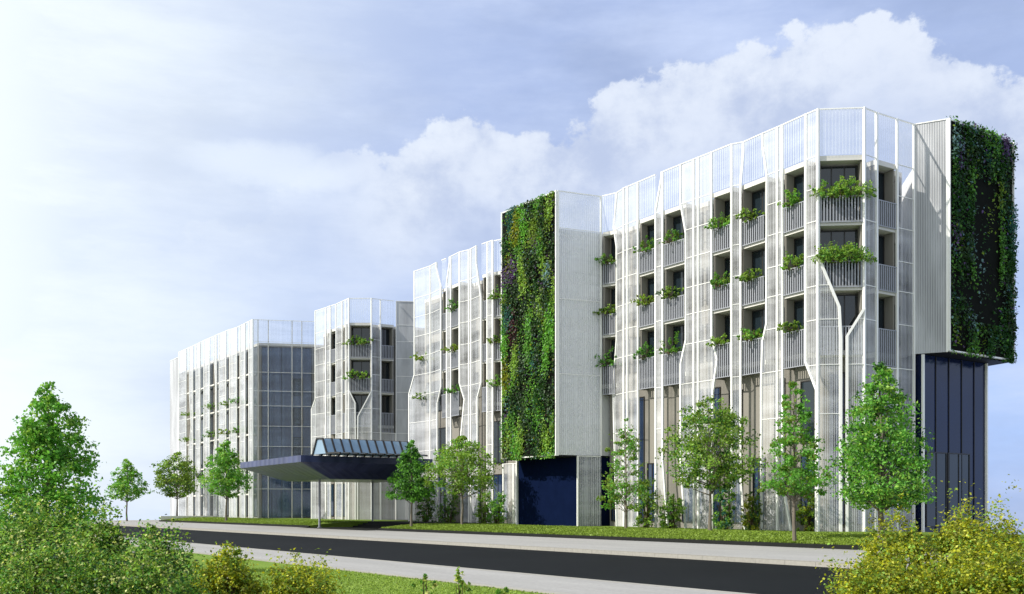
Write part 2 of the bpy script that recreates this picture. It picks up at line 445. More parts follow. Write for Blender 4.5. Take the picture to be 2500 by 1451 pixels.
def bush(name, pos, lumps, n, leaf, mats, label, seed, cat='bush', group=None, stems=14, wild=0., hang=False, fill=.35, spread=.9):
    """lumps: (dx, dy, dz, rx, ry, rz) ellipsoids relative to pos"""
    r = np.random.default_rng(seed); R = random.Random(seed)
    root = empty(name, pos, label, cat, group); base = Vector(pos)
    P, NR, ID = [], [], []
    area = np.array([l[3] * l[5] for l in lumps]); cnt = (n * area / area.sum()).astype(int); nm = len(mats)
    for l, m_ in zip(lumps, cnt):
        # sprigs: little sprays of leaves set out over the lump, so that the outline is ragged
        ns = max(6, m_ // 22); d = r.normal(size=(ns, 3)); d /= np.linalg.norm(d, axis=1)[:, None]
        q = r.uniform(fill, 1, ns) ** .6 * (1 + wild * np.abs(r.normal(size=ns)) * .35)
        sc = np.array(l[3:6]); cen = d * q[:, None] * sc + np.array(l[:3])
        w = r.integers(0, ns, m_); sz = min(l[3:6]) * r.uniform(.1, .3, ns)
        off = r.normal(size=(m_, 3)) * sz[w][:, None] * .6 + d[w] * (r.uniform(-.5, 1.3 + wild, m_) * sz[w])[:, None]
        P.append(cen[w] + off); NR.append(d[w] * .7 + np.array([0, 0, .6]))
        fav = r.integers(0, nm, ns)[w]; ID.append(np.where(r.uniform(size=m_) < .55, fav, r.integers(0, nm, m_)))
    P = np.concatenate(P); NR = np.concatenate(NR); ID = np.concatenate(ID)
    ok = P[:, 2] > .01
    leaves('foliage', P[ok] + np.array(base), leaf, mats, root, NR[ok], spread, ID[ok], seed, hang)
    if stems:
        mb = MB()
        for k in range(stems):
            l = lumps[k % len(lumps)]
            th = R.uniform(0, 6.28); ph = R.uniform(.15, 1.3); q = R.uniform(.6, .98)
            tip = base + Vector((l[0] + l[3] * q * math.sin(ph) * math.cos(th), l[1] + l[4] * q * math.sin(ph) * math.sin(th), l[2] + l[5] * q * math.cos(ph)))
            a = base + Vector((l[0] * .6 + R.uniform(-.2, .2) * l[3], l[1] * .6 + R.uniform(-.2, .2) * l[4], 0))
            m1 = a.lerp(tip, .55) + Vector((R.uniform(-.1, .1) * l[3], R.uniform(-.1, .1) * l[4], .1 * l[5]))
            s = leaf * .16 + .004
            mb.tube(a, m1, s * 1.3, s * .8, 5); mb.tube(m1, tip, s * .8, s * .3, 5)
        mb.build('stem', M['twig'], root)
    return root

def green_wall(name, g, s0, s1, z0, z1, label, n, seed, palette, dark=None, leaf=.2, over=.0):
    r = np.random.default_rng(seed)
    root = empty(name, g.P((s0 + s1) / 2, z0, 0), label, 'green wall')
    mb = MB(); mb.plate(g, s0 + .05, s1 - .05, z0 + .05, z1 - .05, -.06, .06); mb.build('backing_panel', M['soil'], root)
    fb = MB(); w = .07
    for a in (s0, s1 - w): fb.plate(g, a, a + w, z0, z1, -.08, .17)
    fb.plate(g, s0 + w, s1 - w, z1 - w, z1, -.08, .10); fb.plate(g, s0 + w, s1 - w, z0, z0 + w, -.08, .10)
    fb.build('frame', M['white'], root)
    s = r.uniform(s0 + .12, s1 + (over if over > 0 else -.12), n); z = r.uniform(z0 - .15, z1 + max(0, over) * .8, n)
    # planting patches: tall drifts of one kind next to another
    K = len(palette); ns = 150; cs = r.uniform(s0, s1, ns); cz = r.uniform(z0, z1, ns)
    ck = np.array([palette[int(i)][1] for i in r.choice(K, ns, p=np.array([p[0] for p in palette]) / sum(p[0] for p in palette))])
    bulge = r.uniform(0, 1, ns)
    ss = s + r.normal(size=n) * .18; zz = z + r.normal(size=n) * .3
    near = np.argmin(((ss[:, None] - cs) * 1.9) ** 2 + ((zz[:, None] - cz) * .8) ** 2, axis=1)
    mats = sorted({p[1] for p in palette}); mi = np.array([mats.index(k) for k in ck])[near]
    sw = r.uniform(size=n) < .12; mi[sw] = r.integers(0, len(mats), sw.sum())
    dens = np.clip(r.uniform(-.25, 1.3, ns), .03, 1); keep = r.uniform(size=n) < dens[near]
    if dark:
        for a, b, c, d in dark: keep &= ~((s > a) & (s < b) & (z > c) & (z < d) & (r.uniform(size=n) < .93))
    t = .07 + np.abs(r.normal(size=n)) * .08 + bulge[near] * .16
    out = (s > s1) | (z > z1); t[out] *= r.uniform(-1.5, 1, out.sum())
    A, E, NN = np.array(g.a), np.array(g.e), np.array(g.n)
    P = A + s[:, None] * E + t[:, None] * NN; P[:, 2] = z
    nr = np.tile(NN * .9 + np.array([0, 0, .7]), (n, 1))
    leaves('planting', P[keep], leaf, mats, root, nr[keep], .8, mi[keep], seed, True)
    return root

exec_parts = []
# ------------------------------------------------------------------ ground, street
def strip(name, mat, n0, n1, u0, u1, z, kind='structure'):
    mb = MB(); k = 24
    for i in range(k):
        a, b = u0 + (u1 - u0) * i / k, u0 + (u1 - u0) * (i + 1) / k
        mb.poly([UN(a, n0, z), UN(b, n0, z), UN(b, n1, z), UN(a, n1, z)], [(a, n0), (b, n0), (b, n1), (a, n1)])
    return tag(mb.build(name, M[mat]), kind=kind)
UA, UB = -30., 132.
tag_ = strip('ground', 'earth', -30, 62, UA, UB, -.22)
strip('road', 'asphalt', 15.3, 25.8, UA, UB, -.15)
def slab_strip(name, mat, n0, n1, z0, z1, u0=UA, u1=UB):
    mb = MB(); k = 16
    for i in range(k):
        a, b = u0 + (u1 - u0) * i / k, u0 + (u1 - u0) * (i + 1) / k
        mb.poly([UN(a, n0, z1), UN(b, n0, z1), UN(b, n1, z1), UN(a, n1, z1)], [(a, n0), (b, n0), (b, n1), (a, n1)])
        for n_ in (n0, n1): mb.poly([UN(a, n_, z0), UN(b, n_, z0), UN(b, n_, z1), UN(a, n_, z1)], [(a, z0), (b, z0), (b, z1), (a, z1)])
    for u_ in (u0, u1): mb.poly([UN(u_, n0, z0), UN(u_, n1, z0), UN(u_, n1, z1), UN(u_, n0, z1)])
    return tag(mb.build(name, M[mat]), kind='structure')
slab_strip('pavement', 'pave', 26.05, 46, -.21, 0)
slab_strip('kerb', 'kerb', 25.8, 26.047, -.21, .004)
slab_strip('pavement', 'pave', 12.25, 15.05, -.21, 0)
slab_strip('kerb', 'kerb', 15.053, 15.3, -.21, .004)
slab_strip('kerb', 'kerb', 12.0, 12.247, -.21, .03)
slab_strip('verge', 'verge', -28, 11.997, -.21, .0)

def bank(u0, u1, cut0=0., cut1=0.):
    """grass bank: rises from a black edging at the pavement to the level of the building"""
    prof = [(34.3, .17), (35.2, .24), (36.4, .36), (37.4, .42), (40, .43), (46, .43)]
    mb = MB(); k = 60; R = random.Random(3)
    wob = [[.02 * math.sin(i * .9 + j * 2.1) + .015 * math.sin(i * .37 + j) for j in range(len(prof))] for i in range(k + 1)]
    def pt(i, j):
        n_, z = prof[j]; f = (n_ - 34.3) / 5
        a = u0 + (cut0 * min(1, f) if cut0 else 0); b = u1 - (cut1 * min(1, f) if cut1 else 0)
        return UN(a + (b - a) * i / k, n_, z + (wob[i][j] if 0 < j < 4 else 0))
    for i in range(k):
        for j in range(len(prof) - 1): mb.poly([pt(i, j), pt(i + 1, j), pt(i + 1, j + 1), pt(i, j + 1)])
    for i in (0, k):
        mb.poly([pt(i, j) for j in range(len(prof))] + [Vector((*pt(i, 5).xy, -.1)), Vector((*pt(i, 0).xy, -.1))])
    tag(mb.build('lawn', M['grass']), kind='structure')
    eb = MB(); g = Seg(UN(u0, 34.3), UN(u1, 34.3)); eb.plate(g, 0, g.len, -.05, .17, .005, .16)
    tag(eb.build('lawn_edging', M['edging']), kind='structure')
bank(11, 65); bank(77, 118)
strip('forecourt_shade', 'edging', 33.2, 44, 65.1, 76.9, .008)  # black sheet over the paving, painting the shade at the entrance

def blades(name, pts, h, mats, seed):
    r = np.random.default_rng(seed); P = np.array(pts); P[:, 2] += h * .4
    o = leaves(name, P, h, mats, None, r.normal(size=P.shape) * np.array([1, 1, .1]), .3, None, seed, False, (0, 0, 0))
    return tag(o, kind='stuff')
r_ = np.random.default_rng(2)
u_, n_ = r_.uniform(8, 27, 42000), r_.uniform(4, 12.1, 42000)
blades('verge_grass', np.stack([u_ * U.x + n_ * N.x, u_ * U.y + n_ * N.y, np.zeros(42000)], 1), .035, ['gb', 'gc', 'gb'], 5)
def bank_pts(u0, u1, k):
    u_, n_ = r_.uniform(u0, u1, k), 34.3 + 5.7 * r_.uniform(0, 1, k) ** 1.5
    z = np.interp(n_, [34.3, 35.2, 36.4, 37.4, 40], [.16, .24, .35, .41, .42]); return np.stack([u_ * U.x + n_ * N.x, u_ * U.y + n_ * N.y, z], 1)
blades('bank_grass', np.concatenate([bank_pts(18, 65, 40000), bank_pts(78, 117, 16000)]), .10, ['gd', 'gb', 'gd'], 6)
# ------------------------------------------------------------------ sky, sun, camera
w = bpy.data.worlds.new('World'); SC.world = w; w.use_nodes = True
t = w.node_tree; t.nodes.clear()
tc = nd(t, 'ShaderNodeTexCoord'); sp = nd(t, 'ShaderNodeSeparateXYZ'); lk(t, tc.outputs['Generated'], sp.inputs[0])
X, Y, Zc = sp.outputs
az = mth(t, 'ARCTAN2', X, Y); el = mth(t, 'ARCSINE', Zc)
cv = nd(t, 'ShaderNodeCombineXYZ'); lk(t, az, cv.inputs[0]); lk(t, el, cv.inputs[1])
vec = cv.outputs[0]
n_big = noise(t, mapping(t, vec, (1.0, 2.2, 1)), 3.2, 7, .58)
n_puff = noise(t, mapping(t, vec, (1, 1.2, 1)), 9.5, 10, .61)
n_streak = noise(t, mapping(t, vec, (.7, 2.6, 1)), 2.6, 9, .62)
# upper edge of the cumulus bank, elevation against azimuth
fc = nd(t, 'ShaderNodeFloatCurve')
cur = [(-3.14, .12), (-.6, .20), (-.30, .25), (-.17, .31), (-.10, .335), (-.035, .372), (.0, .345), (.06, .36), (.10, .388), (.18, .402), (.235, .405), (.29, .412), (.35, .415), (.44, .37), (.7, .30), (3.14, .12)]
cm = fc.mapping.curves[0]
pts_ = [((a + 3.1416) / 6.2832, e) for a, e in cur]
cm.points[0].location = pts_[0]; cm.points[1].location = pts_[-1]
for p in pts_[1:-1]: cm.points.new(*p)
for p in cm.points: p.handle_type = 'VECTOR'
fc.mapping.update()
lk(t, mth(t, 'ADD', mth(t, 'DIVIDE', az, 6.2832), .5), fc.inputs[1])
below = mth(t, 'SUBTRACT', mth(t, 'ADD', fc.outputs[0], mth(t, 'MULTIPLY', mth(t, 'SUBTRACT', n_puff, .5), .19)), el)
cum = mth(t, 'MULTIPLY', smooth(t, below, -.002, .009), mth(t, 'ADD', mth(t, 'MULTIPLY', smooth(t, az, -.20, -.09), .8), .2))
fade = mth(t, 'SUBTRACT', 1.0, smooth(t, mth(t, 'ADD', below, mth(t, 'MULTIPLY', mth(t, 'SUBTRACT', n_big, .5), .25)), .02, .20))
low = smooth(t, el, .02, .30)
base = mixc(t, low, (.43, .60, 1.0), (.41, .515, .80))
base = mixc(t, smooth(t, n_streak, .40, .68), base, (.60, .70, .95))
base = mixc(t, mth(t, 'MULTIPLY', smooth(t, n_big, .42, .70), .62), base, (.31, .395, .62))
wx = mth(t, 'DIVIDE', mth(t, 'ADD', az, .225), .085); wy = mth(t, 'DIVIDE', mth(t, 'SUBTRACT', mth(t, 'ADD', el, mth(t, 'MULTIPLY', n_puff, .05)), .338), .02)
wq = mth(t, 'SUBTRACT', 1.0, mth(t, 'ADD', mth(t, 'MULTIPLY', wx, wx), mth(t, 'MULTIPLY', wy, wy)))
base = mixc(t, mth(t, 'MULTIPLY', smooth(t, wq, -.6, .9), .6), base, (.80, .88, 1.0))
puffc = mixc(t, smooth(t, n_puff, .36, .62), (.52, .60, .80), (.80, .86, .97))
colr = mixc(t, mth(t, 'MULTIPLY', cum, mth(t, 'MULTIPLY', fade, .95)), base, puffc)
sd = nd(t, 'ShaderNodeVectorMath', operation='DOT_PRODUCT'); lk(t, tc.outputs['Generated'], sd.inputs[0])
sh = Vector((SUN.x, SUN.y, .12)).normalized(); sd.inputs[1].default_value = sh
veil = smooth(t, sd.outputs['Value'], -.20, .27)
wisp = mth(t, 'ADD', mth(t, 'MULTIPLY', smooth(t, n_streak, .36, .64), .30), .70)
wisp = mth(t, 'MAXIMUM', wisp, mth(t, 'MULTIPLY', smooth(t, sd.outputs['Value'], -.05, .30), .97))
colr = mixc(t, mth(t, 'MULTIPLY', mth(t, 'MULTIPLY', veil, wisp), .98), colr, (.95, 1.02, 1.06))
sky = nd(t, 'ShaderNodeTexSky'); sky.sky_type = 'NISHITA'; sky.sun_disc = False
sky.sun_elevation = math.asin(SUN.z); sky.sun_rotation = math.atan2(SUN.x, SUN.y)
b1 = nd(t, 'ShaderNodeBackground'); lk(t, sky.outputs[0], b1.inputs[0]); b1.inputs[1].default_value = .10
b2 = nd(t, 'ShaderNodeBackground'); lk(t, colr, b2.inputs[0]); b2.inputs[1].default_value = .90
ms = nd(t, 'ShaderNodeMixShader'); ms.inputs[0].default_value = .92
lk(t, b1.outputs[0], ms.inputs[1]); lk(t, b2.outputs[0], ms.inputs[2])
ow = nd(t, 'ShaderNodeOutputWorld'); lk(t, ms.outputs[0], ow.inputs[0])

sl = bpy.data.lights.new('sun', 'SUN'); sl.energy = 4.7; sl.angle = math.radians(.5); sl.color = (1, .955, .88)
so = bpy.data.objects.new('sun', sl); COL.objects.link(so); so.rotation_euler = SUN.to_track_quat('Z', 'Y').to_euler(); so.location = SUN * 90
cam = bpy.data.cameras.new('camera'); co = bpy.data.objects.new('camera', cam); COL.objects.link(co)
co.location = (0, 0, EYE); co.rotation_euler = (math.pi / 2, 0, 0)
cam.lens = 36 * F / 2500; cam.sensor_width = 36; cam.shift_y = (HY - 725.5) / 2500; cam.clip_end = 3000; cam.clip_start = .1
SC.camera = co
SC.view_settings.view_transform = 'Standard'; SC.view_settings.look = 'None'; SC.view_settings.exposure = .28; SC.view_settings.gamma = 1
SC.cycles.transparent_max_bounces = 24; SC.cycles.max_bounces = 6; SC.cycles.use_denoising = True

# ------------------------------------------------------------------ buildings
def building(name, pts, label, back=14., core_off=1.0, keys=None, wallmat='wall', ztop=None, rear=None):
    """Empty at the base; the core (wall) stands behind the screens; returns root and the core's planes"""
    a, b = pts[0], pts[-1]
    root = empty(name, (*((Vector(a) + Vector(b)) / 2), Z0), label, 'building')
    core = offset(keys or [a, b], core_off)
    n2 = N.xy * back; bk = [tuple(Vector(core[-1]) + (Vector(rear) if rear else n2)), tuple(Vector(core[0]) + n2)]
    mb = MB(); mb.prism(core + bk, Z0 - .3, (ztop or ZR) - .27); mb.build('wall', M[wallmat], root)
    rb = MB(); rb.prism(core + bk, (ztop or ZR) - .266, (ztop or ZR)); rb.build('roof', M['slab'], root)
    return root, [Seg(core[i], core[i + 1]) for i in range(len(core) - 1)]
ORD = ['first', 'second', 'third', 'fourth', 'fifth', 'sixth']
ROW = {16.23: 'top', 12.93: 'middle', 9.63: 'lowest'}
def balcony_plant(g, x, z, kind, where, seed, w=1.5, group='balcony shrubs', pz=1.15):
    s = g.sx(x); p = g.P(s, z + pz - .02, .02)
    wd = w * .64
    R_ = random.Random(seed)
    if kind == 'round':
        lumps = [(0, 0, .30, wd, wd * .62, .30), (-.3 * wd, 0, .16, wd * .6, wd * .5, .26), (.45 * wd, 0, .12, wd * .55, wd * .5, .2)]
        return bush('balcony_shrub', p, lumps, 1100, .115, R_.choice((['o', 'c', 'c'], ['o', 'o', 'c', 'd'], ['o', 'y2', 'c'])), 'rounded shrub on the %s' % where, seed, 'shrub', group, stems=6, wild=.4)
    lumps = [(0, 0, .26, wd * .62, wd * .5, .50), (-.5 * wd, 0, .12, wd * .5, wd * .45, .26), (.5 * wd, 0, .18, wd * .5, wd * .45, .34)]
    return bush('balcony_shrub', p, lumps, 900, .125, R_.choice((['b', 'a', 'c', 'o'], ['b', 'd', 'a'], ['o', 'b', 'b'])), 'upright feathery shrub on the %s' % where, seed, 'shrub', group, stems=8, wild=1.0)

def behind(bld, cores, g, x0, x1, zs=FLOORS, low='bluegl', z1=8.6):
    a, b = g.P(g.sx(x0), 0), g.P(g.sx(x1), 0); m = (a + b) / 2
    c = min(cores, key=lambda c: abs((m - c.a).dot(c.n)) + 5 * max(0, -c.near(m), c.near(m) - c.len))
    s0, s1 = sorted((c.near(a), c.near(b))); s0, s1 = max(.06, s0 + .12), min(c.len - .06, s1 - .12)
    if s1 - s0 < .35: return
    for z in zs: window(bld, c, s0, s1, z + .55, z + 2.75, .025, 1 if s1 - s0 > 1.2 else 0)
    if low: window(bld, c, s0, s1, .75, z1, .025, 1 if s1 - s0 > 1.2 else 0, low)
# ---- right wing
q = {k: plan(k, y) for k, y in ((1467, 479), (1506, 470), (1527, 457), (1558, 444), (1615, 420), (1662, 401), (1699, 386), (1737, 371), (1786, 351), (1815, 346), (1862, 325), (1902, 308), (1968, 278), (1997, 266), (2110, 262), (2140, 274), (2190, 290), (2232, 303), (2312, 290), (2470, 350))}
RW, rc = building('office_wing', [q[1467], q[2232]], 'white six-storey office wing with folded mesh screens and planted corner balcony', 14, .75, [q[1467], q[1615], q[1815], q[1997], q[2110], q[2232]], rear=(.6, 9))
def rs(a, b): return Seg(q[a], q[b])
def core_for(segs, g, x):
    p = g.P(g.sx(x), 0)
    return min(segs, key=lambda c: abs((p - c.a).dot(c.n)) + 5 * max(0, -c.near(p), c.near(p) - c.len))
BAYS = [(1470, 1504, 1467, 1506, 'rsr'), (1559, 1602, 1558, 1615, 'rsr'), (1619, 1673, 1615, 1662, 'srs'), (1738, 1786, 1737, 1786, 'ssr'), (1809, 1868, 1815, 1862, 'rrs'), (1911, 1968, 1902, 1968, 'ssr')]
for i, (x0, x1, a, b, kinds) in enumerate(BAYS):
    g = rs(a, b); bay(RW, g, x0, x1, core_for(rc, g, (x0 + x1) / 2), depth=.82)
    for z, kd in zip((16.23, 12.93, 9.63), {'rsr': 'srs', 'srs': 'srs', 'ssr': 'ssr', 'rrs': 'rrs'}.get(kinds, kinds)):
        balcony_plant(g, (x0 + x1) / 2 - 2, z, 'round' if kd == 'r' else 'spiky', '%s balcony, %s bay right of the green tower' % (ROW[z], ORD[i]), 100 + i * 10 + int(z), 1.25)
g = rs(1997, 2110); s0, s1 = bay(RW, g, 1998, 2109, rc[3], depth=.82, hem=9.4, mull=2)
for z, nm in ((16.23, 'top'), (12.93, 'middle')):
    p = g.P(g.sx(2058), z + 1.1, .05)
    bush('balcony_shrub', p, [(-.35, 0, .34, .95, .5, .46), (.5, 0, .40, .75, .5, .44), (-.9, 0, .15, .5, .4, .36), (1.05, 0, .12, .55, .4, .38)], 4200, .105, ['o', 'c', 'b', 'c'],
         'wide bright shrub spilling over the %s corner balcony of the right wing' % nm, 300 + int(z), 'shrub', 'balcony shrubs', 12, .7)
g = rs(2140, 2190); bay(RW, g, 2142, 2189, rc[4], depth=.82, hem=8.95)
panel(RW, rs(2140, 2190), 2141, 2190, 8.9, Z0, '')

panel(RW, rs(1506, 1527), [(1506, 480), (1499, 555), (1506, 605), (1506, 830), (1497, 950), (1506, 1295)], 1523)
panel(RW, rs(1527, 1558), 1523, 1558, extra=(1532,))
panel(RW, rs(1558, 1615), [(1616, 430), (1601, 515), (1601, 1290)], [(1618, 450), (1618, 1120), (1630, 1290)])
panel(RW, rs(1662, 1699), [(1662, 495), (1675, 570), (1675, 830), (1662, 890), (1662, 1140), (1674, 1292)], 1694)
panel(RW, rs(1699, 1737), 1694, [(1737, 400), (1738, 820), (1751, 878), (1740, 960), (1739, 1290)], extra=(1705,))
panel(RW, rs(1786, 1815), 1786, [(1815, 370), (1808, 450), (1808, 1165), (1817, 1292)])
panel(RW, rs(1862, 1902), [(1863, 360), (1873, 430), (1872, 790), (1862, 835), (1859, 930), (1859, 1290)], 1898)
panel(RW, rs(1902, 1968), 1898, [(1910, 400), (1911, 1180), (1931, 1295)])
panel(RW, rs(1968, 1997), [(1968, 300), (1968, 885), (1994, 952), (1994, 1290)], 1997, pw=.13)
panel(RW, rs(1997, 2110), 1998, [(1999, 620), (2048, 750), (2052, 830), (2052, 1295)], 14.28, Z0, 'r', pw=.13, top=14.28, t=.06)
panel(RW, rs(1997, 2110), [(2109, 748), (2067, 822), (2067, 900), (2067, 1295)], 2110, 11.7, Z0, 'l', pw=.13, t=.06)
panel(RW, rs(2110, 2140), 2110, 2140, pw=.13)
panel(RW, rs(2190, 2232), 2190, 2231)
# rooms behind the screens, and low blue glazing in the open ground-floor bays
for x0, x1, a, b in ((1508, 1524, 1506, 1527), (1524, 1557, 1527, 1558), (1676, 1695, 1662, 1699), (1696, 1736, 1699, 1737), (1788, 1807, 1786, 1815), (1874, 1897, 1862, 1902), (1970, 1996, 1968, 1997), (2112, 2139, 2110, 2140), (2192, 2230, 2190, 2232)):
    behind(RW, rc, rs(a, b), x0, x1)
for (x0, x1, a, b, _), f0_, f1_ in zip(BAYS, (.1, .05, .45, .3, .1, .35), (.6, .6, .98, .95, .6, .95)):
    g = rs(a, b); c = core_for(rc, g, (x0 + x1) / 2); p0, p1 = sorted((c.near(g.P(g.sx(x0), 0)), c.near(g.P(g.sx(x1), 0)))); w_ = p1 - p0
    window(RW, c, p0 + w_ * f0_, p0 + w_ * f1_, .75, 4.4, .03, 1, 'bluegl')
    if f0_ > .2: window(RW, c, p0 + w_ * f0_, p0 + w_ * f1_, 5.0, 8.3, .03, 0)
g = rs(1997, 2110); window(RW, rc[3], .3, rc[3].len - .3, .75, 8.6, .03, 3, 'bluegl')

# ---- corner box with the dark living wall, cantilevered over a navy glazed base
gB = Seg(q[2232], q[2312]); gG = Seg(q[2312], q[2470])
BX = empty('cantilever_box', (*q[2312], 9.9), 'grey ribbed corner box cantilevered over the navy glazed base', 'building')
bk = N.xy * 6; pl = [q[2232], q[2312], q[2470], tuple(Vector(q[2470]) + Vector((-2.2, 6))), tuple(Vector(q[2232]) + Vector((1.5, 8)))]
ins = offset([q[2232], q[2312], q[2470]], .12)
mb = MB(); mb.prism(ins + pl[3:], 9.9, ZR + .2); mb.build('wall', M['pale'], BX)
zb_ = gB.hit(2312, 843)[1]
panel(BX, gB, 2233, 2312, ZT, 9.75, 'lr', (), 'ribbed', (), .07, 0, 'ribbed_panel', None)
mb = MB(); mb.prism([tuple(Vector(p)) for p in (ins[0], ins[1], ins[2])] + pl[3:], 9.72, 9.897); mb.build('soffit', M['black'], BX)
bA = gB.P(gB.sx(2251), 0); bA = (bA.x, bA.y)
bB = tuple(Vector(bA) + N.xy * 6.1)
gN = Seg(bA, bB)
NB = empty('glazed_base', (*bA, Z0), 'navy glazed base under the corner box with the dark living wall', 'building')
mb = MB(); mb.prism([bA, bB, tuple(Vector(bB) + Vector((-3, 7))), tuple(Vector(bA) + Vector((-3, 7)))], .1, 9.71); mb.build('wall', M['navygl'], NB)
mb = MB(); mb.plate(gN, gN.len - .10, gN.len + .02, .1, 9.7, .0, .12); mb.build('post', M['white'], NB)
mb = MB(); mb.plate(gN, -.06, .06, .1, 9.7, 0, .12); mb.build('post', M['white'], NB)
for k in range(4):
    s = gN.len * (.2 + .2 * k); mb = MB(); mb.plate(gN, s - .02, s + .02, .1, 9.7, 0, .05); mb.build('mullion', M['frame'], NB)
for a, b, c, d in ((.3, 2.2, .6, 4.6), (2.3, 4.4, .6, 4.6)):
    window(NB, gN, a, b, c, d, .03, 1, 'glass')
green_wall('green_wall', gG, 0, gG.len, 9.8, ZT, 'living wall with shade put into dark leaf colours on the corner box at far right', 26000, 21,
           [(6, 'd'), (5, 'k'), (2, 'b'), (1.2, 'o'), (.4, 'p'), (1, 't'), (.6, 's')], [(2.2, 4.7, 11.5, 19.2)], .17, .3)  # dark leaf mix: this wall's shade is put into the leaf colours

# ---- tower with the bright living wall
tq = [plan(1228, 520), plan(1362, 465), plan(1467, 479)]
TW = empty('stair_tower', (*tq[1], Z0), 'grey mesh clad tower carrying the bright living wall over a black recess', 'building')
tin = offset(tq, .22)
tb = [tuple(Vector(tin[2]) + N.xy * 9), tuple(Vector(tin[0]) + N.xy * 11)]
mb = MB(); mb.prism(tin + tb, 5.02, ZR); mb.build('wall', M['pale'], TW)
gT, gS = Seg(tq[0], tq[1]), Seg(tq[1], tq[2])
panel(TW, gS, 1363, 1467, ZT, 5.0, 'lr', (), 'screen_far', (10.2, 15.0, 19.53), .1, 0, 'screen_panel')
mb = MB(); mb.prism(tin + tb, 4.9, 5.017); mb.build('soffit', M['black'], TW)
a_ = gS.P(gS.sx(1410), 0); lo = [tuple((a_ - gT.e * 6.6).xy), tuple(a_.xy), tq[2]]
lin = offset(lo, .1)
mb = MB(); mb.prism([lo[0], lin[1]] + [lin[2]] + [tuple(Vector(p)) for p in tb], .1, 4.895); mb.build('base_wall', M['recess'], TW)
gL = Seg(lo[1], lo[2]); panel(TW, gL, 1410, 1467, 4.98, Z0, 'l', (), 'screen_far', (), .1, .03)
mb = MB(); mb.plate(Seg(lo[0], lo[1]), -.05, .05, .1, 4.89, 0, .14); mb.build('post', M['white'], TW)
green_wall('green_wall', gT, 0, gT.len, 4.95, ZT, 'bright sunlit living wall with purple patches on the middle tower', 46000, 5,
           [(3.6, 'a'), (2.4, 'b'), (2.6, 'c'), (2.2, 'o'), (3.2, 'd'), (4.6, 'k'), (.8, 'p'), (.5, 'r'), (.7, 't'), (.2, 's'), (.8, 'y2')], None, .15, -.05)

# ---- centre wing
cq = {k: plan(k, y) for k, y in ((1012, 662), (1051, 649), (1065, 641), (1098, 627), (1122, 615), (1146, 609), (1163, 600), (1192, 590), (1214, 586), (1228, 578))}
cend = plan(1272, 566)
CW, cc = building('office_wing', [cq[1012], cend], 'white office wing left of the green tower with slim screens and shrubs', 14, 1.0, [cq[1012], cq[1098], cq[1228], cend])
def cs(a, b): return Seg(cq[a], cq[b])
panel(CW, cs(1012, 1051), [(1012, 700), (1012, 915), (999, 962), (999, 1270)], 1051)
panel(CW, cs(1051, 1065), 1051, [(1066, 655), (1077, 700), (1077, 945), (1068, 985), (1068, 1270)])
panel(CW, cs(1065, 1098), [(1098, 640), (1091, 690), (1091, 1270)], 1101)
panel(CW, cs(1122, 1146), [(1122, 700), (1122, 935), (1134, 975), (1126, 1060), (1126, 1270)], 1145)
panel(CW, cs(1146, 1163), 1145, [(1163, 640), (1175, 728), (1175, 935), (1166, 970), (1166, 1275)], extra=(1150,))
panel(CW, cs(1163, 1192), 1190, 1203)
g = Seg(cq[1228], cend); panel(CW, g, 1229, 1271, 4.9, Z0, 'lr', extra=(1254, 1262), rails=())
for (x0, x1, a, b, pk, nm) in ((1078, 1090, 1065, 1098, '', ''), (1101, 1122, 1098, 1122, 'srs', 'middle bay left of the green tower'), (1176, 1190, 1163, 1192, '', ''), (1203, 1227, 1192, 1214, 'srs', 'bay just left of the green tower')):
    g = cs(a, b); bay(CW, g, x0, x1, core_for(cc, g, (x0 + x1) / 2), depth=1.0, mull=0 if not pk else 1)
    for z, kd in zip((16.23, 12.93, 9.63), pk):
        balcony_plant(g, (x0 + x1) / 2, z, 'round' if kd == 'r' else 'spiky', '%s balcony of the %s' % (ROW[z], nm), 400 + x0 + int(z), 1.35)
g = cs(1012, 1051)
for z in FLOORS: window(CW, cc[0], .4, 3.0, z + .1, z + 2.7, .03, 1)
for z in FLOORS[:2]: balcony_plant(g, 1034, z, 'round', '%s ledge at the centre wing left end' % ROW[z], 470 + int(z), 1.3)
for c in cc:
    k = max(1, int(c.len / 3.2))
    for i in range(k):
        a, b = c.len * (i + .12) / k, c.len * (i + .82) / k
        window(CW, c, a, b, .75, 4.2, .03, 1, 'bluegl'); window(CW, c, a + .3, b - .3, 5.0, 8.3, .03, 1)

for x0, x1, a, b in ((1053, 1076, 1051, 1065), (1123, 1144, 1122, 1146), (1151, 1174, 1146, 1163)):
    behind(CW, cc, cs(a, b), x0, x1, low=None)
# ---- entrance block
eq = {k: plan(k, y) for k, y in ((770, 759), (795, 751), (807, 750), (821, 742), (852, 728), (907, 728), (929, 731), (967, 735), (1013, 736))}
EB, ec = building('office_wing', [eq[770], eq[1013]], 'white entrance block behind the navy canopy with a shrubby corner balcony', 12, .9, [eq[770], eq[852], eq[907], eq[967], eq[1013]])
def es(a, b): return Seg(eq[a], eq[b])
panel(EB, es(770, 795), [(770, 800), (770, 975), (761, 1000), (761, 1260)], 796)
bay(EB, es(795, 821), 797, 820, core_for(ec, es(795, 821), 808), depth=.9)
panel(EB, es(795, 821), 799, 808, t=.05, posts='r')
panel(EB, es(821, 852), 821, 836); bay(EB, es(821, 852), 836, 844, ec[0], depth=.9, mull=0, parapet=True); panel(EB, es(821, 852), 844, 852)
g = es(852, 907); bay(EB, g, 853, 906, ec[1], depth=.9, hem=9.4)
